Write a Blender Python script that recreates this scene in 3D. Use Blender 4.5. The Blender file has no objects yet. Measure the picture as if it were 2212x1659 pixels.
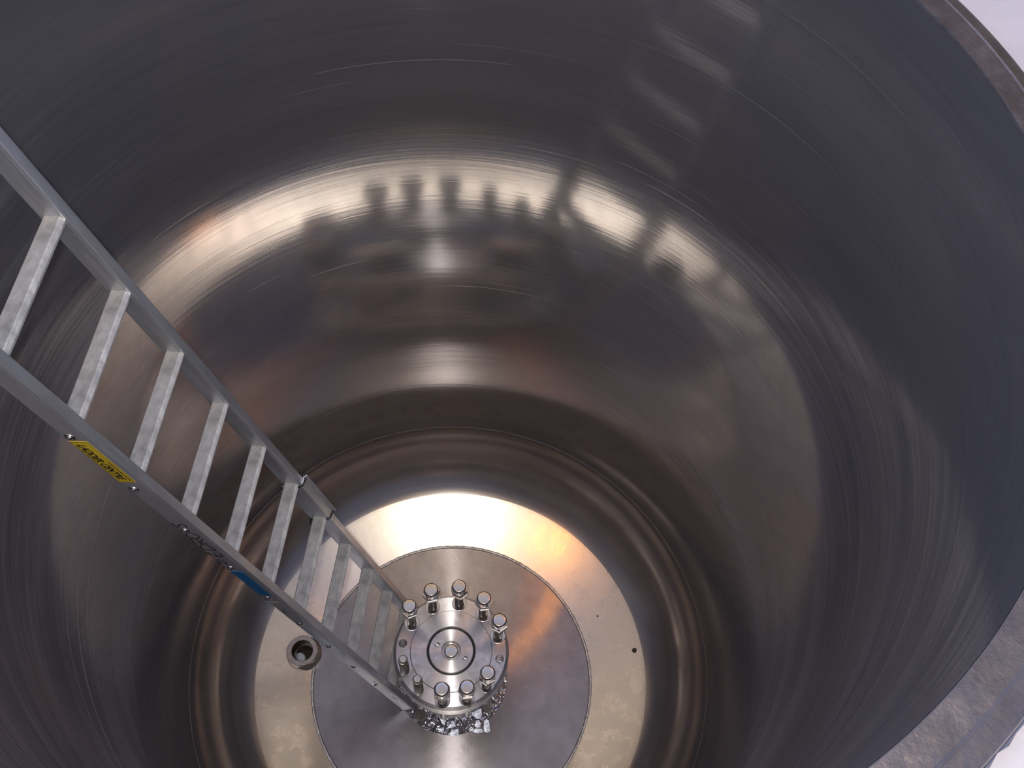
import bpy, bmesh, math, random
from mathutils import Matrix, Vector
random.seed(7)
S = bpy.context.scene
COL = S.collection
PI = math.pi
SIN, COS, RAD = math.sin, math.cos, math.radians

# ------------------------------------------------------------------ camera
CAM_POS = Vector((0.0, -0.9617, 4.0196))
cd = bpy.data.cameras.new('camera')
cam = bpy.data.objects.new('camera', cd)
COL.objects.link(cam)
CR = Vector((0.9968831, -0.0669276, 0.0417700))      # right
CU = Vector((0.0377471, 0.8695507, 0.4923990))       # up
CF = Vector((0.0692762, 0.4892875, -0.8693667))      # forward
cam.matrix_world = Matrix(((CR.x, CU.x, -CF.x, CAM_POS.x), (CR.y, CU.y, -CF.y, CAM_POS.y),
                           (CR.z, CU.z, -CF.z, CAM_POS.z), (0, 0, 0, 1)))
cd.sensor_width = 36.0
cd.lens = 2205.09 / 2212 * 36.0
cd.clip_start = 0.02
S.camera = cam

S.view_settings.view_transform = 'Standard'
S.view_settings.look = 'None'
S.view_settings.exposure = 0.0
S.view_settings.gamma = 1.0
S.view_settings.use_curve_mapping = False
S.cycles.max_bounces = 14
S.cycles.glossy_bounces = 12
S.cycles.diffuse_bounces = 4
S.cycles.blur_glossy = 0.6
S.cycles.sample_clamp_indirect = 6.0
S.cycles.use_denoising = True

# ------------------------------------------------------------------ the light of the hall above the open tank
world = bpy.data.worlds.new('hall')
S.world = world
world.use_nodes = True
wn = world.node_tree
wn.nodes.clear()


def N(nt, kind, **kw):
    n = nt.nodes.new(kind)
    for k, v in kw.items():
        if k == 'inp':
            for i, val in v.items():
                n.inputs[i].default_value = val
        else:
            setattr(n, k, v)
    return n


def hall_light():
    nt = wn
    out = N(nt, 'ShaderNodeOutputWorld')
    bg = N(nt, 'ShaderNodeBackground')
    bg.inputs['Strength'].default_value = 1.0
    nt.links.new(bg.outputs[0], out.inputs[0])
    tc = N(nt, 'ShaderNodeTexCoord')
    # (azimuth, elevation, cos of inner angle, cos of outer angle, colour)
    base = (0.44, 0.53, 0.86)
    cur = N(nt, 'ShaderNodeRGB')
    cur.outputs[0].default_value = (*base, 1)
    last = cur.outputs[0]
    for az, el, inner, outer, colr in WORLD_PATCHES:
        v = (COS(RAD(el)) * COS(RAD(az)), COS(RAD(el)) * SIN(RAD(az)), SIN(RAD(el)))
        dot = N(nt, 'ShaderNodeVectorMath', operation='DOT_PRODUCT')
        dot.inputs[1].default_value = v
        nt.links.new(tc.outputs['Generated'], dot.inputs[0])
        mr = N(nt, 'ShaderNodeMapRange', interpolation_type='SMOOTHSTEP')
        mr.inputs['From Min'].default_value = COS(RAD(outer))
        mr.inputs['From Max'].default_value = COS(RAD(inner))
        nt.links.new(dot.outputs['Value'], mr.inputs['Value'])
        mx = N(nt, 'ShaderNodeMix', data_type='RGBA', blend_type='MIX')
        nt.links.new(mr.outputs[0], mx.inputs[0])
        nt.links.new(last, mx.inputs[6])
        mx.inputs[7].default_value = (*colr, 1)
        last = mx.outputs[2]
    nt.links.new(last, bg.inputs['Color'])


WORLD_PATCHES = [
    (40, 28, 14, 38, (0.22, 0.18, 0.17)),       # dark side of the hall
    (-90, 51, 16, 36, (1.65, 1.30, 0.86)),      # warm lit roof behind the photographer
    (90, 88, 8, 18, (0.44, 0.385, 0.37)),        # dark roof straight above
    (-138, 72, 1.8, 4.2, (5.5, 1.7, 0.40)),     # tungsten work lamps
    (-147, 64, 1.6, 3.4, (26.0, 10.5, 1.4)),
]
hall_light()

# the camera's flash, a small lamp just beside the lens
fl = bpy.data.lights.new('camera_flash', 'AREA')
fl.shape = 'RECTANGLE'
fl.size = 0.05
fl.size_y = 0.03
fl.energy = 23
fl.color = (1.0, 0.98, 0.97)
flo = bpy.data.objects.new('camera_flash', fl)
COL.objects.link(flo)
flo.matrix_world = cam.matrix_world @ Matrix.Translation((-0.05, 0.03, 0.02))


# ------------------------------------------------------------------ helpers
def tag(o, label=None, cat=None, group=None, kind=None):
    if label: o['label'] = label
    if cat: o['category'] = cat
    if group: o['group'] = group
    if kind: o['kind'] = kind
    return o


def empty(name, mw=None):
    o = bpy.data.objects.new(name, None)
    o.empty_display_size = 0.1
    COL.objects.link(o)
    if mw is not None: o.matrix_world = mw
    return o


def obj(name, bm, mat, parent=None, smooth=35, loc=None):
    bmesh.ops.recalc_face_normals(bm, faces=bm.faces)
    me = bpy.data.meshes.new(name)
    bm.to_mesh(me)
    bm.free()
    if mat: me.materials.append(mat)
    if smooth:
        me.shade_smooth()
        me.set_sharp_from_angle(angle=RAD(smooth))
    o = bpy.data.objects.new(name, me)
    COL.objects.link(o)
    if parent: o.parent = parent
    if loc: o.location = loc
    return o


def cut(o, cutters):
    """carve holes and keep the result as plain mesh"""
    for c in cutters:
        m = o.modifiers.new('cut', 'BOOLEAN')
        m.operation = 'DIFFERENCE'
        m.solver = 'EXACT'
        m.object = c
    dg = bpy.context.evaluated_depsgraph_get()
    dg.update()
    me = bpy.data.meshes.new_from_object(o.evaluated_get(dg))
    old = o.data
    o.modifiers.clear()
    o.data = me
    me.set_sharp_from_angle(angle=RAD(35))
    for c in cutters:
        bpy.data.objects.remove(c)
    return o


def cyl_cutter(x, y, z0, z1, r, seg=40):
    bm = bmesh.new()
    lathe(bm, [(0, z0 - r * .9), (r, z0), (r, z1), (0, z1)], seg)
    bmesh.ops.translate(bm, verts=bm.verts, vec=(x, y, 0))
    return obj('cutter', bm, None, smooth=0)


def lathe(bm, prof, seg=64, closed=False, a0=0.0, uv=False):
    """turn (r, z) points about the z axis; closed joins last point to first"""
    rings = []
    for r, z in prof:
        if r < 1e-7:
            rings.append([bm.verts.new((0, 0, z))])
        else:
            rings.append([bm.verts.new((r * COS(a0 + 2 * PI * i / seg), r * SIN(a0 + 2 * PI * i / seg), z)) for i in range(seg)])
    uvl = bm.loops.layers.uv.verify() if uv else None
    ln = [0.0]
    for i in range(1, len(prof)):
        ln.append(ln[-1] + math.hypot(prof[i][0] - prof[i - 1][0], prof[i][1] - prof[i - 1][1]))
    pairs = [(i, i + 1) for i in range(len(prof) - 1)]
    if closed: pairs.append((len(prof) - 1, 0))
    for a, b in pairs:
        A, B = rings[a], rings[b]
        for i in range(seg):
            j = (i + 1) % seg
            if len(A) == 1 and len(B) == 1: continue
            if len(A) == 1:
                f = bm.faces.new((A[0], B[j], B[i])); uvs = [((i + .5) / seg, ln[a]), ((i + 1) / seg, ln[b]), (i / seg, ln[b])]
            elif len(B) == 1:
                f = bm.faces.new((A[i], A[j], B[0])); uvs = [(i / seg, ln[a]), ((i + 1) / seg, ln[a]), ((i + .5) / seg, ln[b])]
            else:
                f = bm.faces.new((A[i], A[j], B[j], B[i]))
                uvs = [(i / seg, ln[a]), ((i + 1) / seg, ln[a]), ((i + 1) / seg, ln[b]), (i / seg, ln[b])]
            if uvl:
                for l, q in zip(f.loops, uvs): l[uvl].uv = q
    return bm


def box(bm, x0, x1, y0, y1, z0, z1, bev=0.0, seg=2):
    vs = [bm.verts.new((x, y, z)) for x in (x0, x1) for y in (y0, y1) for z in (z0, z1)]
    idx = [(0, 1, 3, 2), (4, 6, 7, 5), (0, 4, 5, 1), (2, 3, 7, 6), (0, 2, 6, 4), (1, 5, 7, 3)]
    fs = [bm.faces.new([vs[i] for i in f]) for f in idx]
    if bev:
        es = list({e for f in fs for e in f.edges})
        bmesh.ops.bevel(bm, geom=es, offset=bev, segments=seg, profile=0.5, affect='EDGES')
    return bm


def extrude(bm, pts, z0, z1, axis='z', caps=True):
    """push a closed outline along an axis"""
    def P(a, b, c):
        return {'z': (a, b, c), 'x': (c, a, b)}[axis]
    A = [bm.verts.new(P(a, b, z0)) for a, b in pts]
    B = [bm.verts.new(P(a, b, z1)) for a, b in pts]
    n = len(pts)
    for i in range(n):
        j = (i + 1) % n
        bm.faces.new((A[i], A[j], B[j], B[i]))
    if caps:
        bm.faces.new(A[::-1]); bm.faces.new(B)
    return bm


def tube(bm, pts, r, seg=8, closed=False):
    pts = [Vector(p) for p in pts]
    n = len(pts)
    rings = []
    up = None
    for i, p in enumerate(pts):
        a = pts[i - 1] if (i or closed) else pts[0]
        b = pts[(i + 1) % n] if (i < n - 1 or closed) else pts[-1]
        t = (b - a).normalized()
        if up is None:
            up = Vector((0, 0, 1)) if abs(t.z) < .9 else Vector((1, 0, 0))
        x = t.cross(up).normalized(); y = x.cross(t).normalized(); up = y
        rings.append([bm.verts.new(p + (x * COS(2 * PI * k / seg) + y * SIN(2 * PI * k / seg)) * r) for k in range(seg)])
    m = n if closed else n - 1
    for i in range(m):
        A, B = rings[i], rings[(i + 1) % n]
        for k in range(seg):
            l = (k + 1) % seg
            bm.faces.new((A[k], A[l], B[l], B[k]))
    if not closed:
        bm.faces.new(rings[0][::-1]); bm.faces.new(rings[-1])
    return bm


# ------------------------------------------------------------------ materials
def mat_base(name):
    m = bpy.data.materials.new(name)
    m.use_nodes = True
    nt = m.node_tree
    b = nt.nodes['Principled BSDF']
    return m, nt, b


def mixcol(nt, fac, a, b, blend='MIX'):
    mx = N(nt, 'ShaderNodeMix', data_type='RGBA', blend_type=blend)
    for s, v in ((0, fac), (6, a), (7, b)):
        if hasattr(v, 'is_linked'): nt.links.new(v, mx.inputs[s])
        elif s == 0: mx.inputs[0].default_value = v
        else: mx.inputs[s].default_value = (*v, 1)
    return mx.outputs[2]


def noise(nt, vec, scale, detail=3, rough=0.55, dist=0.0):
    n = N(nt, 'ShaderNodeTexNoise')
    n.inputs['Scale'].default_value = scale
    n.inputs['Detail'].default_value = detail
    n.inputs['Roughness'].default_value = rough
    n.inputs['Distortion'].default_value = dist
    if vec: nt.links.new(vec, n.inputs['Vector'])
    return n.outputs[0]


def mapping(nt, vec, scale=(1, 1, 1), rot=(0, 0, 0), loc=(0, 0, 0)):
    mp = N(nt, 'ShaderNodeMapping')
    mp.inputs['Scale'].default_value = scale
    mp.inputs['Rotation'].default_value = rot
    mp.inputs['Location'].default_value = loc
    nt.links.new(vec, mp.inputs['Vector'])
    return mp.outputs[0]


def rng(nt, v, a, b, c, d):
    r = N(nt, 'ShaderNodeMapRange')
    for i, q in zip((1, 2, 3, 4), (a, b, c, d)): r.inputs[i].default_value = q
    nt.links.new(v, r.inputs[0])
    return r.outputs[0]


def brushed_uv(name, col_a, col_b, rough, aniso, streak=(11, 75), bump=0.02, scratches=0.5, wave=0.0, haze=0.0, dull=0.0):
    """steel brushed round the axis; uv: u once round, v in metres along the profile"""
    m, nt, b = mat_base(name)
    L = nt.links
    uv = N(nt, 'ShaderNodeTexCoord').outputs['UV']
    fine = noise(nt, mapping(nt, uv, (streak[0], streak[1], 1)), 1.0, 4, 0.6)
    band = noise(nt, mapping(nt, uv, (2.2, 9, 1), loc=(3, 1, 0)), 1.0, 3, 0.6)
    blot = noise(nt, mapping(nt, uv, (14, 4, 1), loc=(1, 7, 0)), 1.0, 4, 0.6)
    mixf = N(nt, 'ShaderNodeMath', operation='MULTIPLY_ADD')
    L.new(fine, mixf.inputs[0]); mixf.inputs[1].default_value = 0.55
    half = N(nt, 'ShaderNodeMath', operation='MULTIPLY'); L.new(band, half.inputs[0]); half.inputs[1].default_value = 0.45
    L.new(half.outputs[0], mixf.inputs[2])
    f = rng(nt, mixf.outputs[0], 0.38, 0.62, 0, 1)
    c = mixcol(nt, f, col_a, col_b)
    c = mixcol(nt, rng(nt, blot, 0.35, 0.7, 0.0, 0.25), c, tuple(x * 0.7 for x in col_a))
    r = rng(nt, f, 0, 1, rough * 1.12, rough * 0.88)
    if scratches:
        # long thin arcs of lighter scratches, wandering slightly off the brushing direction
        tot = None
        for k, (rot, su, sv) in enumerate(((0.02, 4, 110), (-0.035, 6, 150))):
            s = noise(nt, mapping(nt, uv, (su, sv, 1), (0, 0, rot), (k * 5.3, k * 2.7, 0)), 1.0, 2, 0.5)
            s = rng(nt, s, 0.70, 0.73, 0, 1)
            if tot is None: tot = s
            else:
                mx = N(nt, 'ShaderNodeMath', operation='MAXIMUM'); L.new(tot, mx.inputs[0]); L.new(s, mx.inputs[1]); tot = mx.outputs[0]
        sc = N(nt, 'ShaderNodeMath', operation='MULTIPLY'); L.new(tot, sc.inputs[0]); sc.inputs[1].default_value = scratches
        c = mixcol(nt, sc.outputs[0], c, (0.80, 0.80, 0.84))
        ad = N(nt, 'ShaderNodeMath', operation='MULTIPLY_ADD'); L.new(sc.outputs[0], ad.inputs[0]); ad.inputs[1].default_value = 0.35; L.new(r, ad.inputs[2])
        r = ad.outputs[0]
    L.new(c, b.inputs['Base Color'])
    L.new(r, b.inputs['Roughness'])
    b.inputs['Metallic'].default_value = 1.0
    b.inputs['Anisotropic'].default_value = aniso
    b.inputs['Anisotropic Rotation'].default_value = 0.25
    t = N(nt, 'ShaderNodeTangent', direction_type='RADIAL', axis='Z')
    L.new(t.outputs[0], b.inputs['Tangent'])
    hsum = N(nt, 'ShaderNodeMath', operation='MULTIPLY_ADD')
    L.new(band, hsum.inputs[0]); hsum.inputs[1].default_value = wave; L.new(fine, hsum.inputs[2])
    bp = N(nt, 'ShaderNodeBump'); bp.inputs['Strength'].default_value = 1.0; bp.inputs['Distance'].default_value = bump
    L.new(hsum.outputs[0], bp.inputs['Height'])
    L.new(bp.outputs[0], b.inputs['Normal'])
    if haze:
        # brushing also throws a wide, mostly vertical haze
        g = N(nt, 'ShaderNodeBsdfAnisotropic', distribution='GGX')
        g.inputs['Roughness'].default_value = 0.38
        g.inputs['Anisotropy'].default_value = 1.0
        g.inputs['Rotation'].default_value = 0.25
        L.new(mixcol(nt, 0.5, c, (0.46, 0.49, 0.58)), g.inputs['Color']); L.new(t.outputs[0], g.inputs['Tangent']); L.new(bp.outputs[0], g.inputs['Normal'])
        ms = N(nt, 'ShaderNodeMixShader'); L.new(rng(nt, f, 0.1, 1.0, haze * 0.5, haze * 1.7), ms.inputs[0])
        L.new(b.outputs[0], ms.inputs[1]); L.new(g.outputs[0], ms.inputs[2])
        L.new(ms.outputs[0], nt.nodes['Material Output'].inputs[0])
        if dull:
            # oxide film and fine scuffs scatter a little light every way
            d = N(nt, 'ShaderNodeBsdfDiffuse')
            L.new(mixcol(nt, 0.8, c, (0.34, 0.37, 0.465)), d.inputs['Color'])
            m2 = N(nt, 'ShaderNodeMixShader'); m2.inputs[0].default_value = dull
            L.new(ms.outputs[0], m2.inputs[1]); L.new(d.outputs[0], m2.inputs[2])
            L.new(m2.outputs[0], nt.nodes['Material Output'].inputs[0])
    return m


def metal(name, col, rough, aniso=0.0, spots=0.25, scale=30, bump=0.0, bscale=80, rvar=0.25, radial=False, dark=0.55, stretch=None, arot=0.25, metallic=1.0, bdetail=4):
    """plain metal with cloudy tarnish"""
    m, nt, b = mat_base(name)
    L = nt.links
    oc = N(nt, 'ShaderNodeTexCoord').outputs['Object']
    v = mapping(nt, oc, stretch) if stretch else oc
    n1 = noise(nt, v, scale, 5, 0.6, 0.3)
    c = mixcol(nt, rng(nt, n1, 0.35, 0.7, 0, spots), col, tuple(x * dark for x in col))
    L.new(c, b.inputs['Base Color'])
    n2 = noise(nt, v, scale * 2.3, 3, 0.6)
    L.new(rng(nt, n2, 0.3, 0.7, rough * (1 - rvar), rough * (1 + rvar)), b.inputs['Roughness'])
    b.inputs['Metallic'].default_value = metallic
    if aniso:
        b.inputs['Anisotropic'].default_value = aniso
        b.inputs['Anisotropic Rotation'].default_value = arot
        t = N(nt, 'ShaderNodeTangent', direction_type='RADIAL', axis='Z')
        L.new(t.outputs[0], b.inputs['Tangent'])
    if bump:
        n3 = noise(nt, v, bscale, bdetail, 0.6, 0.2)
        bp = N(nt, 'ShaderNodeBump'); bp.inputs['Strength'].default_value = 1.0; bp.inputs['Distance'].default_value = bump
        L.new(n3, bp.inputs['Height']); L.new(bp.outputs[0], b.inputs['Normal'])
    return m


def plain(name, col, rough=0.5, bump=0.0, bscale=60, spec=0.5, speck=None):
    m, nt, b = mat_base(name)
    L = nt.links
    oc = N(nt, 'ShaderNodeTexCoord').outputs['Object']
    n1 = noise(nt, oc, bscale, 4, 0.6)
    c = mixcol(nt, rng(nt, n1, 0.3, 0.7, 0, 0.35), col, tuple(x * 0.75 for x in col))
    if speck:
        vo = N(nt, 'ShaderNodeTexVoronoi'); vo.inputs['Scale'].default_value = speck[1]
        L.new(oc, vo.inputs['Vector'])
        c = mixcol(nt, rng(nt, vo.outputs['Distance'], 0.10, 0.13, 1, 0), c, speck[0])
    L.new(c, b.inputs['Base Color'])
    b.inputs['Roughness'].default_value = rough
    b.inputs['Specular IOR Level'].default_value = spec
    if bump:
        bp = N(nt, 'ShaderNodeBump'); bp.inputs['Strength'].default_value = 1.0; bp.inputs['Distance'].default_value = bump
        L.new(n1, bp.inputs['Height']); L.new(bp.outputs[0], b.inputs['Normal'])
    return m


M_WALL = brushed_uv('brushed_steel_wall', (0.38, 0.35, 0.335), (0.62, 0.58, 0.55), 0.075, 0.4, bump=0.00012, scratches=0.6, wave=0.4, haze=0.38, dull=0.15)
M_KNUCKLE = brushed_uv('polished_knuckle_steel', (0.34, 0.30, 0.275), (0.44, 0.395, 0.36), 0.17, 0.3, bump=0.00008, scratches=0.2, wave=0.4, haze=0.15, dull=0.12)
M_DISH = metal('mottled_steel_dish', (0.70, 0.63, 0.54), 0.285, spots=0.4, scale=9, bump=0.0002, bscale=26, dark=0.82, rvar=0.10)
M_PLATE = metal('dull_steel_plate', (0.52, 0.475, 0.465), 0.29, aniso=0.85, spots=0.7, scale=11, rvar=0.12, bump=0.0001, bscale=70, dark=0.7)
M_RIM = metal('stained_rim_steel', (0.34, 0.29, 0.265), 0.40, spots=0.7, scale=14, dark=0.5, bump=0.0008, bscale=120)
M_WELD = metal('weld_steel', (0.62, 0.59, 0.57), 0.33, spots=0.4, scale=60, bump=0.002, bscale=150)
M_ALU = metal('worn_aluminium', (0.60, 0.62, 0.67), 0.42, spots=0.6, scale=22, dark=0.62, metallic=0.75, stretch=(1, 1, 0.18), bump=0.0004, bscale=60)
M_RUNG = metal('scuffed_aluminium', (0.70, 0.69, 0.66), 0.48, metallic=0.55, spots=0.85, scale=36, dark=0.5, bump=0.0005, bscale=90)
M_TURNED = metal('turned_steel', (0.80, 0.78, 0.78), 0.34, aniso=0.95, spots=0.15, scale=20)
M_BOLT = metal('bright_bolt_steel', (0.72, 0.69, 0.66), 0.16, spots=0.15, scale=40)
M_THREAD = metal('threaded_steel', (0.62, 0.58, 0.54), 0.25, spots=0.3, scale=60)
M_FOIL = metal('crinkled_steel', (0.74, 0.72, 0.72), 0.17, spots=0.3, scale=40, bump=0.03, bscale=36, bdetail=1.2)
M_RECESS_SHADE = plain('recess_shade_black', (0.012, 0.012, 0.012), 0.5)  # black for the shade in the gap round the cover disc
M_CORD = plain('black_cord', (0.015, 0.014, 0.014), 0.6)
M_YELLOW = plain('yellow_sticker', (0.78, 0.56, 0.02), 0.4, bscale=30)
M_INK = plain('black_ink', (0.02, 0.012, 0.012), 0.5)
M_BLUE = plain('blue_sticker', (0.004, 0.16, 0.42), 0.4, bscale=60, speck=((0.25, 0.35, 0.5), 160))
M_FADED = plain('faded_film', (0.34, 0.34, 0.37), 0.4, bscale=50)
M_OCHRE = plain('ochre_print', (0.50, 0.43, 0.22), 0.5)
M_WHITE = plain('white_paint', (0.62, 0.60, 0.65), 0.35, bscale=12, bump=0.002, speck=((0.2, 0.2, 0.22), 24))
M_FLAKE = metal('pale_flake', (0.86, 0.88, 0.95), 0.52, spots=0.1, scale=60)
M_DRAIN = plain('pale_deposit', (0.66, 0.76, 0.82), 0.5, bump=0.004, bscale=120)
M_DARK = plain('matt_dark_brown', (0.06, 0.045, 0.03), 0.8)
M_COPPER = metal('heat_tinted_steel', (0.66, 0.55, 0.47), 0.30, spots=0.35, scale=40)

# ------------------------------------------------------------------ the tank itself (setting)
R, ZR = 0.9232, 2.865                    # shell radius, rim height
R0 = 0.54                                # flat bottom plate
CROWN = 1.78                 # crown radius of the dished head
z_off = CROWN - math.sqrt(CROWN ** 2 - R0 ** 2)
RT = 0.742


def crown_z(r):
    return CROWN - math.sqrt(CROWN ** 2 - r * r) - z_off


def head_profile():
    pr = []
    n = 14
    for i in range(n + 1):
        r = R0 + (RT - R0) * i / n
        pr.append((r, crown_z(r)))
    za, zc = crown_z(RT), 0.335
    s0 = RAD(33)                         # the knuckle springs a little steeper than the crown ends
    ax = (R - RT) / (1 - SIN(s0)); bz = (zc - za) / COS(s0)
    for i in range(1, 25):
        a = s0 + (PI / 2 - s0) * i / 24
        pr.append((R - ax + ax * SIN(a), zc - bz * COS(a)))
    return pr, zc


HEAD, Z_SEAM = head_profile()

SEG = 256
A0 = -PI / 2                             # uv seam below the photographer
bm = bmesh.new()
prof = [(R, Z_SEAM + (ZR - Z_SEAM) * i / 40) for i in range(41)] + [(R + 0.012, ZR), (R + 0.012, Z_SEAM)]
lathe(bm, prof, SEG, closed=True, a0=A0, uv=True)
wall = tag(obj('wall_round', bm, M_WALL), 'tall round wall of brushed stainless steel lining the tank', 'tank wall', kind='structure')
bm = bmesh.new()
lathe(bm, [(R + .001, Z_SEAM - .006), (R - .0012, Z_SEAM - .003), (R - .002, Z_SEAM), (R - .0012, Z_SEAM + .003), (R + .001, Z_SEAM + .006)], SEG, closed=True, a0=A0)
obj('weld_seam', bm, M_WELD, wall)

bm = bmesh.new()
und = [(r + 0.004, z - 0.012) for r, z in HEAD[::-1]]
lathe(bm, HEAD + [(R + .012, HEAD[-1][1])] + und[1:], SEG, closed=True, a0=A0, uv=True)
dish = obj('floor', bm, M_DISH)
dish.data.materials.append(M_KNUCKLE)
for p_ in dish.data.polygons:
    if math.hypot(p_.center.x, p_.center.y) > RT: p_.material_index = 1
tag(dish, 'dished outer floor ring of mottled steel curving up into the wall', 'tank floor', kind='structure')
bm = bmesh.new()
lathe(bm, [(0, -.004), (R0 - .004, -.004), (R0 - .004, -.02), (0, -.02)], 192)
obj('floor_plate', bm, M_PLATE, dish)
bm = bmesh.new()
bp_ = []
for i in range(13):
    a = PI * i / 12
    bp_.append((R0 - .001 + .007 * COS(a), -.003 + .0055 * SIN(a)))
lathe(bm, bp_ + [(R0 - .008, -.012), (R0 + .006, -.012)], 256, closed=True)
rnd = random.Random(3)
for v in bm.verts:
    a = math.atan2(v.co.y, v.co.x)
    v.co.z += .0008 * SIN(a * 97) + rnd.uniform(-.0004, .0004)
obj('weld_bead', bm, M_WELD, dish)

# rim flange: flat inner band, a raised line and a sloping outer edge
bm = bmesh.new()
lathe(bm, [(R - .0005, ZR - .004), (R + .001, ZR + .001), (R + .040, ZR + .001), (R + .0425, ZR + .0028), (R + .045, ZR + .001), (R + .046, ZR - .003),
           (R + .066, ZR - .006), (R + .074, ZR - .009), (R + .077, ZR - .016), (R + .077, ZR - .045), (R + .013, ZR - .045), (R + .013, ZR - .004)],
      SEG, closed=True)
tag(obj('trim_1', bm, M_RIM), 'stained flat steel flange round the open tank rim', 'tank rim', kind='structure')
# white surface around the rim, outside
bm = bmesh.new()
seg = 360
rnd = random.Random(5)
inner = []
for i in range(seg):
    a = 2 * PI * i / seg
    low = SIN((a - RAD(205)) / 2) ** 2
    inner.append(1.008 + .006 * rnd.random())
prof_r = [None, 1.03, 1.25, 1.7, 2.6]
rings = []
for k in range(5):
    ring = []
    for i in range(seg):
        a = 2 * PI * i / seg
        r = inner[i] if k == 0 else prof_r[k]
        z = ZR - (.05 if k == 0 else .038) + (rnd.uniform(-.002, .002) if 0 < k < 4 else 0)
        ring.append(bm.verts.new((r * COS(a), r * SIN(a), z)))
    rings.append(ring)
bot = [bm.verts.new((v.co.x, v.co.y, ZR - .12)) for v in rings[0]]
bot2 = [bm.verts.new((v.co.x, v.co.y, ZR - .12)) for v in rings[-1]]
for A, B in list(zip(rings, rings[1:])) + [(bot, rings[0]), (rings[-1], bot2), (bot2, bot)]:
    for i in range(seg):
        j = (i + 1) % seg
        bm.faces.new((A[i], A[j], B[j], B[i]))
tag(obj('floor_deck', bm, M_WHITE), 'speckled white painted deck outside the tank rim', 'deck', kind='structure')

# ------------------------------------------------------------------ drain nozzle on the dish
NX, NY = -0.5745, 0.128
nz = crown_z(math.hypot(NX, NY))
cut(dish, [cyl_cutter(NX, NY, -.3, .3, .050, 48)])
drain = tag(empty('drain_nozzle', Matrix.Translation((NX, NY, nz))), 'short round open pipe outlet standing on the floor ring beside the ladder', 'outlet')
bm = bmesh.new()
lathe(bm, [(.0405, .026), (.0415, .028), (.0575, .028), (.0595, .026), (.0595, -.03), (.055, -.03), (.049, -.03), (.049, -.14), (.0405, -.14), (.0405, -.06), (.0385, -.057), (.0385, -.03), (.0405, -.027)], 64, closed=True)
obj('pipe_collar', bm, M_COPPER, drain)
bm = bmesh.new()
lathe(bm, [(.0595, .004), (.064, .0), (.070, -.010), (.070, -.03), (.0595, -.03)], 64, closed=True)
obj('weld_collar', bm, M_WELD, drain)
bm = bmesh.new()
lathe(bm, [(0, -.100), (.02, -.102), (.0404, -.105), (.0404, -.138), (0, -.138)], 48)
obj('pipe_bottom', bm, M_DARK, drain)  # pipe bottom in one even dark brown
bm = bmesh.new()
lathe(bm, [(0, .012), (.010, .0108), (.018, .007), (.0225, .001), (.023, -.004), (0, -.004)], 28)
for v in bm.verts:
    v.co.x *= .78; v.co.y *= 1.05
    v.co.z += .0012 * SIN(v.co.x * 420) * COS(v.co.y * 350)
bmesh.ops.rotate(bm, verts=bm.verts, cent=(0, 0, 0), matrix=Matrix.Rotation(RAD(38), 3, 'Z'))
obj('deposit', bm, M_DRAIN, drain, loc=(-.020, .002, -.080))['label'] = 'pale bluish deposit lying in the pipe'

# ------------------------------------------------------------------ bolted mixer flange in the middle
ZF, ZB = 0.405, 0.322
hub = tag(empty('mixer_flange', Matrix.Translation((0, 0, -.004))), 'round bolted steel flange on a stout pedestal in the middle of the tank floor', 'flange')


def hobj(name, bm, mat, parent=None, smooth=35):
    return obj(name, bm, mat, parent or hub, smooth)


bm = bmesh.new()
lathe(bm, [(0, 0), (.213, 0), (.213, .004), (.211, .006), (0, .006)], 96)
hobj('base_plate', bm, M_FOIL)['label'] = 'crinkled shiny round base plate'
bm = bmesh.new()
lathe(bm, [(0, .006), (.150, .006), (.142, .02), (.135, .05), (.135, ZB), (0, ZB)], 96)
hobj('pedestal', bm, M_TURNED)
bm = bmesh.new()
lathe(bm, [(0, ZB), (.196, ZB), (.205, ZB + .008), (.205, ZF - .012), (.196, ZF - .003), (.194, ZF), (.146, ZF), (.143, ZF + .004), (.087, ZF + .004), (.086, ZF - .03), (0, ZF - .03)], 128)
flange = hobj('flange_disc', bm, M_TURNED)
HOLES = (-12.6, 168)
cut(flange, [cyl_cutter(.174 * COS(RAD(a)), .174 * SIN(RAD(a)), ZB - .03, ZF + .1, .0155) for a in HOLES])
bm = bmesh.new()
lathe(bm, [(.0788, ZF - .029), (.0858, ZF - .029), (.0858, ZF - .016), (.0788, ZF - .016)], 96, closed=True)
hobj('recess_shade_ring', bm, M_RECESS_SHADE)  # added black ring, the recess shadow put into its colour
bm = bmesh.new()
lathe(bm, [(0, ZF - .029), (.0785, ZF - .029), (.0785, ZF + .001), (.0770, ZF + .003), (.0350, ZF + .003), (.0340, ZF + .002), (.0335, ZF - .020), (0, ZF - .020)], 96)
disc = hobj('cover_disc', bm, M_TURNED)
cut(disc, [cyl_cutter(.0545 * COS(RAD(a)), .0545 * SIN(RAD(a)), ZF - .014, ZF + .05, .0105, 32) for a in (153, -31)])
bm = bmesh.new()
hx = [(.0285 * COS(PI / 3 * k + .3), .0285 * SIN(PI / 3 * k + .3)) for k in range(6)]
extrude(bm, hx, ZF - .020, ZF - .004)
lathe(bm, [(0, ZF - .005), (.0250, ZF - .005), (.0246, ZF - .001), (.0225, ZF + .0028), (.0205, ZF + .0036), (.0196, ZF + .0038), (.0090, ZF + .004), (0, ZF + .004)], 40)
cb = hobj('centre_bolt', bm, M_BOLT)


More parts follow.
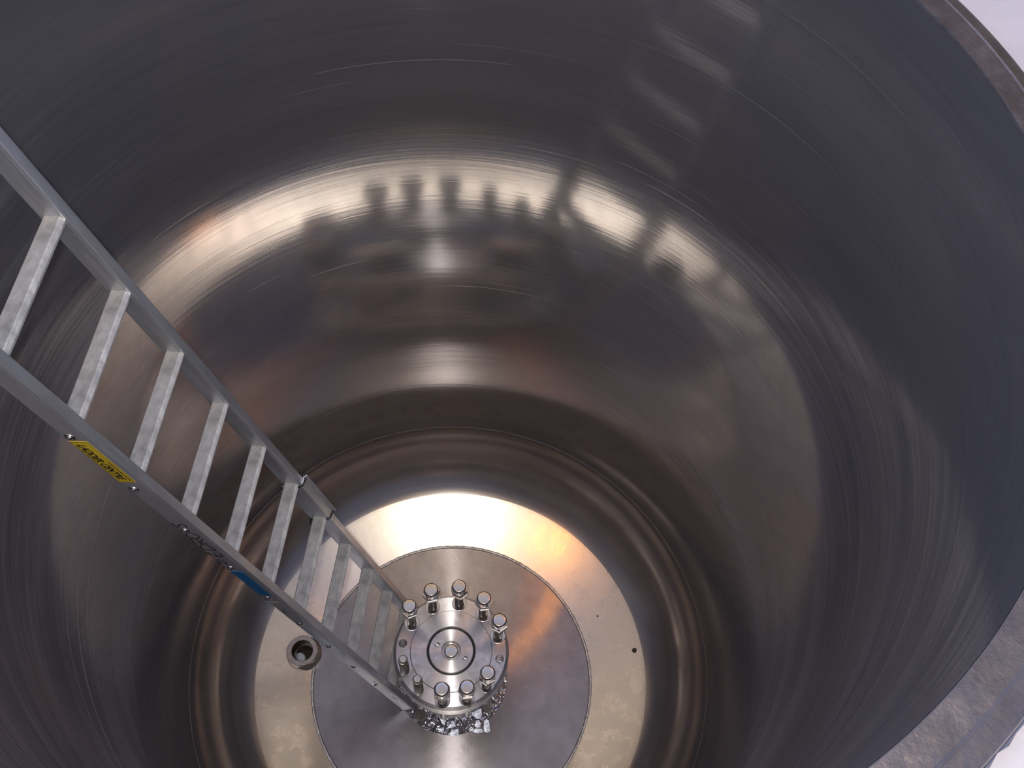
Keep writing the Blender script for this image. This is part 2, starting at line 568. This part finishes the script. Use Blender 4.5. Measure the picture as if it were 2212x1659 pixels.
def stud_bm(zt, bare):
    bm = bmesh.new()
    r = .0165
    pr = [(0, .16), (r - .004, .16), (r, .166), (r, ZF + .004)]
    z = ZF + .006
    while z < zt - .012:                 # thread ridges
        pr += [(r - .0012, z), (r, z + .0022)]
        z += .0044
    pr += [(r - .0005, zt - .008), (r - .005, zt - .0005), (0, zt)]
    return lathe(bm, pr, 32)


def nut_bm():
    """tall cap nut: washer face, hexagon, smooth domed cap with a flat top"""
    bm = bmesh.new()
    hx = [(.0268 * COS(PI / 3 * k), .0268 * SIN(PI / 3 * k)) for k in range(6)]
    A = [bm.verts.new((x * .93, y * .93, -.060)) for x, y in hx]
    B = [bm.verts.new((x, y, -.057)) for x, y in hx]
    Cc = [bm.verts.new((x, y, -.030)) for x, y in hx]
    D = [bm.verts.new((x * .9, y * .9, -.0262)) for x, y in hx]
    for P, Q in ((A, B), (B, Cc), (Cc, D)):
        for i in range(6):
            j = (i + 1) % 6
            bm.faces.new((P[i], P[j], Q[j], Q[i]))
    bm.faces.new(A[::-1]); bm.faces.new(D)
    lathe(bm, [(0, -.028), (.0226, -.028), (.0228, -.0075), (.0220, -.0045), (.0203, -.0018), (.0186, -.0006), (.0176, -.0003), (.0168, -.00015), (.0080, 0), (0, 0)], 40)
    bmesh.ops.scale(bm, verts=bm.verts, vec=(1.14, 1.14, 1.12))
    return bm


def washer_bm():
    bm = bmesh.new()
    return lathe(bm, [(.0168, 0), (.0168, .005), (.0255, .005), (.0265, .004), (.0265, 0)], 40, closed=True)


BOLTS = [(142, .615, 1), (110.7, .605, 1), (78, .605, 1), (46.3, .598, 1), (14.5, .605, 1),
         (-46.7, .585, 1), (-74, .575, 1), (-102, .58, 1), (-132, .565, 0), (-160, .56, 0)]
nut0 = wash0 = None
for a, zt, capped in BOLTS:
    x, y = .174 * COS(RAD(a)), .174 * SIN(RAD(a))
    s = hobj('stud', stud_bm(zt - (.02 if capped else 0), not capped), M_THREAD)
    s.location = (x, y, 0)
    s['label'] = 'stud with a shiny cap nut' if capped else 'bare stud without a nut'
    if capped:
        if nut0 is None:
            nut0 = hobj('cap_nut', nut_bm(), M_BOLT, s)
            n_ = nut0
            wash0 = hobj('washer', washer_bm(), M_BOLT, s)
            w_ = wash0
        else:
            n_ = nut0.copy(); COL.objects.link(n_); n_.parent = s
            w_ = wash0.copy(); COL.objects.link(w_); w_.parent = s
        n_.location = (0, 0, zt)
        n_.rotation_euler = (0, 0, random.uniform(0, 1.0))
        w_.location = (0, 0, ZF)
for x, y in ((-.1255, -.1340), (.1300, -.1200)):  # added round caps standing for lower stud ends mirrored in the base plate
    bm = bmesh.new()
    lathe(bm, [(0, 0), (.0225, 0), (.0225, .018), (.0205, .0205), (.0175, .0205), (.0165, .0185), (.0125, .0185), (.0118, .0205), (0, .0205)], 40)
    o = hobj('mirrored_stud_end', bm, M_BOLT)
    o.location = (x, y, .006)

# pale flakes lying round the near side of the pedestal
def ground(px, z):
    """the point at height z that the photograph shows at px"""
    d = CR * ((px[0] - 1106) / 2205.09) + CU * ((829.5 - px[1]) / 2205.09) + CF
    return CAM_POS + d * ((z - CAM_POS.z) / d.z)


FLAKES = [
    ('large pale wedge-shaped flake close under the right of the flange edge', [(1018, 1541), (1030, 1535), (1039, 1530), (1041, 1545), (1036, 1553), (1029, 1552)]),
    ('small pale chip just left of the large wedge under the flange edge', [(1007, 1544), (1014, 1541), (1020, 1546), (1016, 1550), (1008, 1549)]),
    ('rounded pale flake below the large wedge beside the pedestal', [(1029, 1557), (1035, 1556), (1039, 1563), (1037, 1571), (1030, 1572), (1025, 1567)]),
    ('tall rounded pale strip on the far right of the flakes', [(1045, 1558), (1050, 1554), (1056, 1557), (1059, 1580), (1052, 1583), (1045, 1580)]),
    ('wide flat pale flake lowest of the right-hand cluster', [(1021, 1575), (1031, 1573.5), (1041, 1575), (1043, 1582), (1032, 1584), (1020, 1581)]),
    ('pale tapering flake under the left of the flange edge', [(947, 1546), (968, 1547), (961, 1563), (955, 1563)]),
    ('pale triangular flake in the middle of the base plate', [(964, 1574), (972, 1565), (980, 1557), (985, 1569), (976, 1572)]),
    ('shiny pale flake at the front edge of the base plate', [(967, 1586), (977, 1578), (990, 1574), (991, 1588), (978, 1590)]),
    ('small grey chip left of the front flake', [(948, 1576), (953, 1572), (960, 1575), (958, 1581), (950, 1581)]),
]
for i, (lab, poly) in enumerate(FLAKES):
    rnd = random.Random(40 + i)
    P = [ground(q, .006) for q in poly]
    c = sum(P, Vector()) / len(P)
    bm = bmesh.new()
    extrude(bm, [(p.x - c.x, p.y - c.y) for p in P], 0, .0025)
    o = obj('pale_flake', bm, M_FLAKE, smooth=0, loc=(c.x, c.y, .0065))
    o.rotation_euler = (RAD(rnd.uniform(8, 15)), RAD(rnd.uniform(-4, 4)), 0)
    tag(o, lab, 'flake', 'pale flakes round the pedestal')

# specks of grit on the floor ring
for px, r, lab in (((1370, 1405), .010, 'brown crumb of grit on the right of the pale floor ring'), ((1291, 1331), .005, 'tiny dark speck high on the right of the pale floor ring')):
    p = ground(px, .06)
    z = crown_z(math.hypot(p.x, p.y))
    p = ground(px, z)
    bm = bmesh.new()
    bmesh.ops.create_icosphere(bm, subdivisions=2, radius=r)
    rnd = random.Random(9)
    for v in bm.verts:
        v.co *= rnd.uniform(.75, 1.15); v.co.z *= .55
    o = obj('grit', bm, M_DARK, loc=(p.x, p.y, z + r * .35))
    tag(o, lab, 'grit')

# ------------------------------------------------------------------ ladder
LO = Vector((-0.15451, -0.09097, -0.0))
AX = Vector((0.194779, 0.980594, 0.022298))      # across, left rail to right rail
AY = Vector((-0.955965, 0.194877, -0.219441))    # towards the back of the ladder
AZ = Vector((-0.219528, 0.021427, 0.975371))     # up the ladder
W_IN, SP, T0, WD, YF, YB = 0.2824, 0.23337, 0.5020, 0.0245, -0.0175, 0.036
TOP = 3.30
ladder = empty('ladder', Matrix(((AX.x, AY.x, AZ.x, LO.x), (AX.y, AY.y, AZ.y, LO.y), (AX.z, AY.z, AZ.z, LO.z), (0, 0, 0, 1))))
tag(ladder, 'worn aluminium ladder leaning from the tank floor to the rim', 'ladder')


def rail_outline(x0, x1, outer):
    """box rail with rounded edges and a shallow groove along both wide faces near the front"""
    g0, g1, gd = YF + .0065, YF + .0095, .0013
    r = .0022
    pts = [(x0 + r, YF), (x1 - r, YF), (x1, YF + r), (x1, g0), (x1 - gd, g0 + .0008), (x1 - gd, g1 - .0008), (x1, g1), (x1, YB - r), (x1 - r, YB),
           (x0 + r, YB), (x0, YB - r), (x0, g1), (x0 + gd, g1 - .0008), (x0 + gd, g0 + .0008), (x0, g0), (x0, YF + r)]
    return pts


Z_FOOT = 0.004


def flat_foot(bm):
    """saw the rail end level so that it stands flat on the base plate"""
    for v in bm.verts:
        if v.co.z < .01:
            v.co.z = (.0026 - AY.z * v.co.y - AX.z * v.co.x) / AZ.z


bm = bmesh.new(); extrude(bm, rail_outline(-WD, 0, -1), Z_FOOT, TOP); flat_foot(bm); lrail = obj('rail', bm, M_ALU, ladder)
lrail['label'] = 'near rail with stickers, rivets and marker lettering'
bm = bmesh.new(); extrude(bm, rail_outline(W_IN, W_IN + WD, 1), Z_FOOT, TOP); flat_foot(bm); rrail = obj('rail', bm, M_ALU, ladder)
rrail['label'] = 'far rail with a tied-on sleeve'
RB = [(YF + .0075, -.0045), (YF + .0058, -.0035), (YF + .0075, -.0022), (YF + .0058, -.0008), (YF + .0075, .0008), (YF + .0058, .0022), (YF + .0075, .0038), (YF + .0065, .0055),
      (YF + .010, .0085), (YB - .012, .0085), (YB - .009, .006), (YB - .009, -.010), (YB - .012, -.013), (YF + .012, -.013), (YF + .0075, -.010)]
rb = bmesh.new()
extrude(rb, RB, 0, W_IN, axis='x')
rung0 = obj('rung', rb, M_RUNG, ladder)
for k in range(-1, 12):
    t = T0 + SP * k
    if k == -1:
        o = rung0
    else:
        o = rung0.copy(); COL.objects.link(o); o.parent = ladder
    o.location = (0, 0, t)

# pressed rivets where the rungs go through the near rail
rv = bmesh.new()
lathe(rv, [(0, .0055), (.0045, .005), (.0065, .003), (.0072, .0010), (.0098, .0022), (.0116, .0012), (.0120, 0), (0, 0)], 28)
bmesh.ops.rotate(rv, verts=rv.verts, cent=(0, 0, 0), matrix=Matrix.Rotation(-PI / 2, 3, 'Y'))
riv0 = None
RIV_T = [2.343, 2.102, 1.869, 1.62, 1.382, 1.141, 0.902, 0.656]
for i in range(11):
    t = RIV_T[i - 1] if 1 <= i <= 8 else (2.58 if i == 0 else (.415 if i == 9 else 2.82))
    if riv0 is None:
        riv0 = obj('rivet', rv, M_BOLT, lrail); o = riv0
    else:
        o = riv0.copy(); COL.objects.link(o); o.parent = lrail
    o.location = (-WD, .0215 if t > 1 else .018, t)
for t in (.461, .435, .232, .205):                    # small dark punch holes low on the near rail
    bm = bmesh.new(); lathe(bm, [(0, .0006), (.0035, .0006), (.0042, 0), (0, 0)], 16)
    bmesh.ops.rotate(bm, verts=bm.verts, cent=(0, 0, 0), matrix=Matrix.Rotation(-PI / 2, 3, 'Y'))
    o = obj('punch_hole', bm, M_INK, lrail); o.location = (-WD, .006, t)


def side_quad(name, corners, mat, parent, h=.0008):
    """thin sticker on the outer face of the near rail; corners are (y, z)"""
    bm = bmesh.new()
    a = [bm.verts.new((-WD - h, y, z)) for y, z in corners]
    b = [bm.verts.new((-WD + .0002, y, z)) for y, z in corners]
    n = len(a)
    bm.faces.new(a); bm.faces.new(b[::-1])
    for i in range(n):
        j = (i + 1) % n
        bm.faces.new((a[i], b[i], b[j], a[j]))
    return obj(name, bm, mat, parent, smooth=0)


def text_mesh(s, size, bold=0.0):
    cu = bpy.data.curves.new('t', 'FONT')
    cu.body = s
    cu.size = size
    cu.offset = bold
    cu.extrude = .0002
    to = bpy.data.objects.new('t', cu)
    COL.objects.link(to)
    dg = bpy.context.evaluated_depsgraph_get(); dg.update()
    me = bpy.data.meshes.new_from_object(to.evaluated_get(dg))
    bpy.data.objects.remove(to)
    b = bmesh.new(); b.from_mesh(me)
    return b


def rail_text(name, s, width, height, y_base, z_start, parent, mat, bold=0.0, off=.0012, shear=0.0):
    """lettering reading down the ladder, tops towards the front edge; (text x -> -z, text y -> -y)"""
    b = text_mesh(s, 1.0, bold)
    xs = [v.co.x for v in b.verts]; ys = [v.co.y for v in b.verts]
    x0, x1, y0, y1 = min(xs), max(xs), min(ys), max(ys)
    for v in b.verts:
        tx = (v.co.x - x0) / (x1 - x0) * width; ty = (v.co.y - y0) / (y1 - y0) * height
        tx += ty * shear
        v.co = (-WD - off - v.co.z * .5, y_base - ty, z_start - tx)
    return obj(name, b, mat, parent, smooth=0)


ysk = side_quad('yellow_sticker', [(.034, 2.326), (-.0075, 2.326), (-.0005, 2.139), (.034, 2.139)][:1] + [(-.004, 2.326), (-.004, 2.139), (.034, 2.139)], M_YELLOW, lrail)
ysk['label'] = 'yellow sticker with black lettering'
rail_text('sticker_lettering', 'LADDER CENTRE', .158, .0175, .0265, 2.314, ysk, M_INK, bold=.035, shear=.25)
rnd = random.Random(12)
for z, z_end, y_, hy, wmax in ((2.236, 2.150, .0012, .0034, .006), (2.308, 2.170, .0290, .0018, .010)):
    bm = bmesh.new()                                 # two rows of print too small to read
    while z > z_end:
        w_ = rnd.uniform(.003, wmax)
        box(bm, -WD - .0011, -WD - .0006, y_, y_ + hy * rnd.uniform(.7, 1.1), z - w_, z)
        z -= w_ + rnd.uniform(.0016, .003)
    obj('fine_lettering', bm, M_INK, ysk, smooth=0)
# thin black line round the sticker
bm = bmesh.new()
for (y0, y1, z0, z1) in ((-.0028, -.0022, 2.142, 2.323), (.0322, .0328, 2.142, 2.323), (-.0028, .0328, 2.3222, 2.323), (-.0028, .0328, 2.142, 2.1428)):
    box(bm, -WD - .0011, -WD - .0006, y0, y1, z0, z1)
obj('sticker_border', bm, M_INK, ysk, smooth=0)
side_quad('blue_sticker', [(.034, 1.592), (.001, 1.592), (.001, 1.405), (.034, 1.405)], M_BLUE, lrail)['label'] = 'scuffed blue sticker'

fad = side_quad('faded_sticker', [(.033, 1.352), (.001, 1.352), (.001, 1.168), (.033, 1.168)], M_FADED, lrail)
fad['label'] = 'worn grey sticker with a yellowish line'
bm = bmesh.new()
box(bm, -WD - .0011, -WD - .0006, .003, .030, 1.338, 1.343)
obj('yellowish_line', bm, M_OCHRE, fad, smooth=0)
for (y_, z_, a_, b_) in ((.014, 1.285, .003, .010), (.019, 1.272, .003, .014), (.013, 1.258, .0025, .006), (.021, 1.250, .003, .005), (.010, 1.215, .002, .009)):
    bm = bmesh.new()
    box(bm, -WD - .0011, -WD - .0006, y_, y_ + a_, z_ - b_, z_)
    obj('scuff_mark', bm, M_INK, fad, smooth=0)

# marker lettering, reading up the ladder with the tops towards the back edge: strokes as (along, up) pairs
LET = {
    'P': [[(0, 0), (.25, 1.1)], [(.15, .95), (.6, 1.05), (.75, .75), (.5, .5), (.15, .5)]],
    'E': [[(.65, 1), (.15, .9), (.1, .1), (.6, 0)], [(.12, .5), (.55, .55)]],
    'D': [[(.1, 0), (.25, 1), (.7, .85), (.8, .4), (.5, .05), (.1, 0)]],
    'R': [[(.05, 0), (.2, 1), (.65, .95), (.65, .6), (.2, .5), (.7, 0)]],
    'O': [[(.45, 1), (.12, .75), (.1, .3), (.4, 0), (.75, .25), (.78, .75), (.45, 1)]],
    "'": [[(.3, 1.05), (.2, .7)]],
    'S': [[(.7, .9), (.4, 1.05), (.15, .8), (.45, .5), (.6, .25), (.35, 0), (.05, .1)]],
}


def smooth_path(pts, n=5):
    if len(pts) < 3: return pts
    out = []
    P = [pts[0]] + pts + [pts[-1]]
    for i in range(1, len(P) - 2):
        p0, p1, p2, p3 = P[i - 1], P[i], P[i + 1], P[i + 2]
        for k in range(n):
            t = k / n
            out.append(tuple(.5 * ((2 * p1[d]) + (-p0[d] + p2[d]) * t + (2 * p0[d] - 5 * p1[d] + 4 * p2[d] - p3[d]) * t * t + (-p0[d] + 3 * p1[d] - 3 * p2[d] + p3[d]) * t ** 3) for d in (0, 1)))
    out.append(pts[-1])
    return out


def marker(bm, strokes, z0, wz, y0, hy, lw=.0016):
    for st in strokes:
        pts = smooth_path(st)
        P = [Vector((y0 + q * hy, z0 + u * wz)) for u, q in pts]
        L_, R_ = [], []
        for i, p in enumerate(P):
            t = (P[min(i + 1, len(P) - 1)] - P[max(i - 1, 0)]).normalized()
            nn = Vector((-t.y, t.x)) * lw
            L_.append(bm.verts.new((-WD - .0007, *(p + nn)))); R_.append(bm.verts.new((-WD - .0007, *(p - nn))))
        for i in range(len(P) - 1):
            bm.faces.new((L_[i], L_[i + 1], R_[i + 1], R_[i]))


for ch, z0, wz in (('P', 1.640, .052), ('E', 1.697, .046), ('D', 1.740, .052), ('R', 1.785, .050), ('O', 1.818, .046), ("'", 1.882, .02), ('S', 1.890, .034)):
    bm = bmesh.new()
    marker(bm, LET[ch], z0, wz, .003, .029)
    g = bmesh.ops.extrude_face_region(bm, geom=bm.faces[:])
    bmesh.ops.translate(bm, verts=[v for v in g['geom'] if isinstance(v, bmesh.types.BMVert)], vec=(.0006, 0, 0))
    obj('marker_letter', bm, M_INK, lrail, smooth=0)

# split sleeve tied round the far rail with two black cords
SZ0, SZ1 = 1.185, 1.425
bm = bmesh.new()
th = .0035
x0, x1 = W_IN - .001, W_IN + WD + .001
U = [(x0, YB + .004), (x0, YF - .001), (x1, YF - .001), (x1 + .007, YF - .001 - .010)]
out = [(x0 - th, YB + .004), (x0 - th, YF - .001 - th), (x1 - .001, YF - .001 - th), (x1 + .004, YF - .014)]
pts = U + out[::-1]
extrude(bm, pts, SZ0, SZ1)
# slanting upper and lower ends like a clipped offcut
for v in bm.verts:
    if v.co.z > (SZ0 + SZ1) / 2: v.co.z += (v.co.x - x0) * .3
sl = obj('rail_sleeve', bm, M_ALU, ladder)
sl['label'] = 'aluminium sleeve tied round the far rail'
for z in (SZ1 - .004, SZ0 + .004):
    bm = bmesh.new()
    o_ = .0045
    loop = [(x0 - o_, YB + .006), (x0 - o_, YB * .5), (x0 - o_, 0), (x0 - o_, YF - .002), (x0 - .001, YF - o_ - .001), ((x0 + x1) / 2, YF - o_ - .001), (x1, YF - o_ - .001), (x1 + o_, YF), (x1 + o_, 0), (x1 + o_, YB), (x1, YB + .006), ((x0 + x1) / 2, YB + .007)]
    tube(bm, [(a, b, z + .012 * SIN(i * .52)) for i, (a, b) in enumerate(loop)], .0022, 8, closed=True)
    if z < 1.3:
        tube(bm, [(x0 - .004, YB + .004, z), (x0 - .012, YB + .010, z - .014), (x0 - .010, YB + .016, z - .024)], .0022, 8)
    obj('cord', bm, M_CORD, sl)
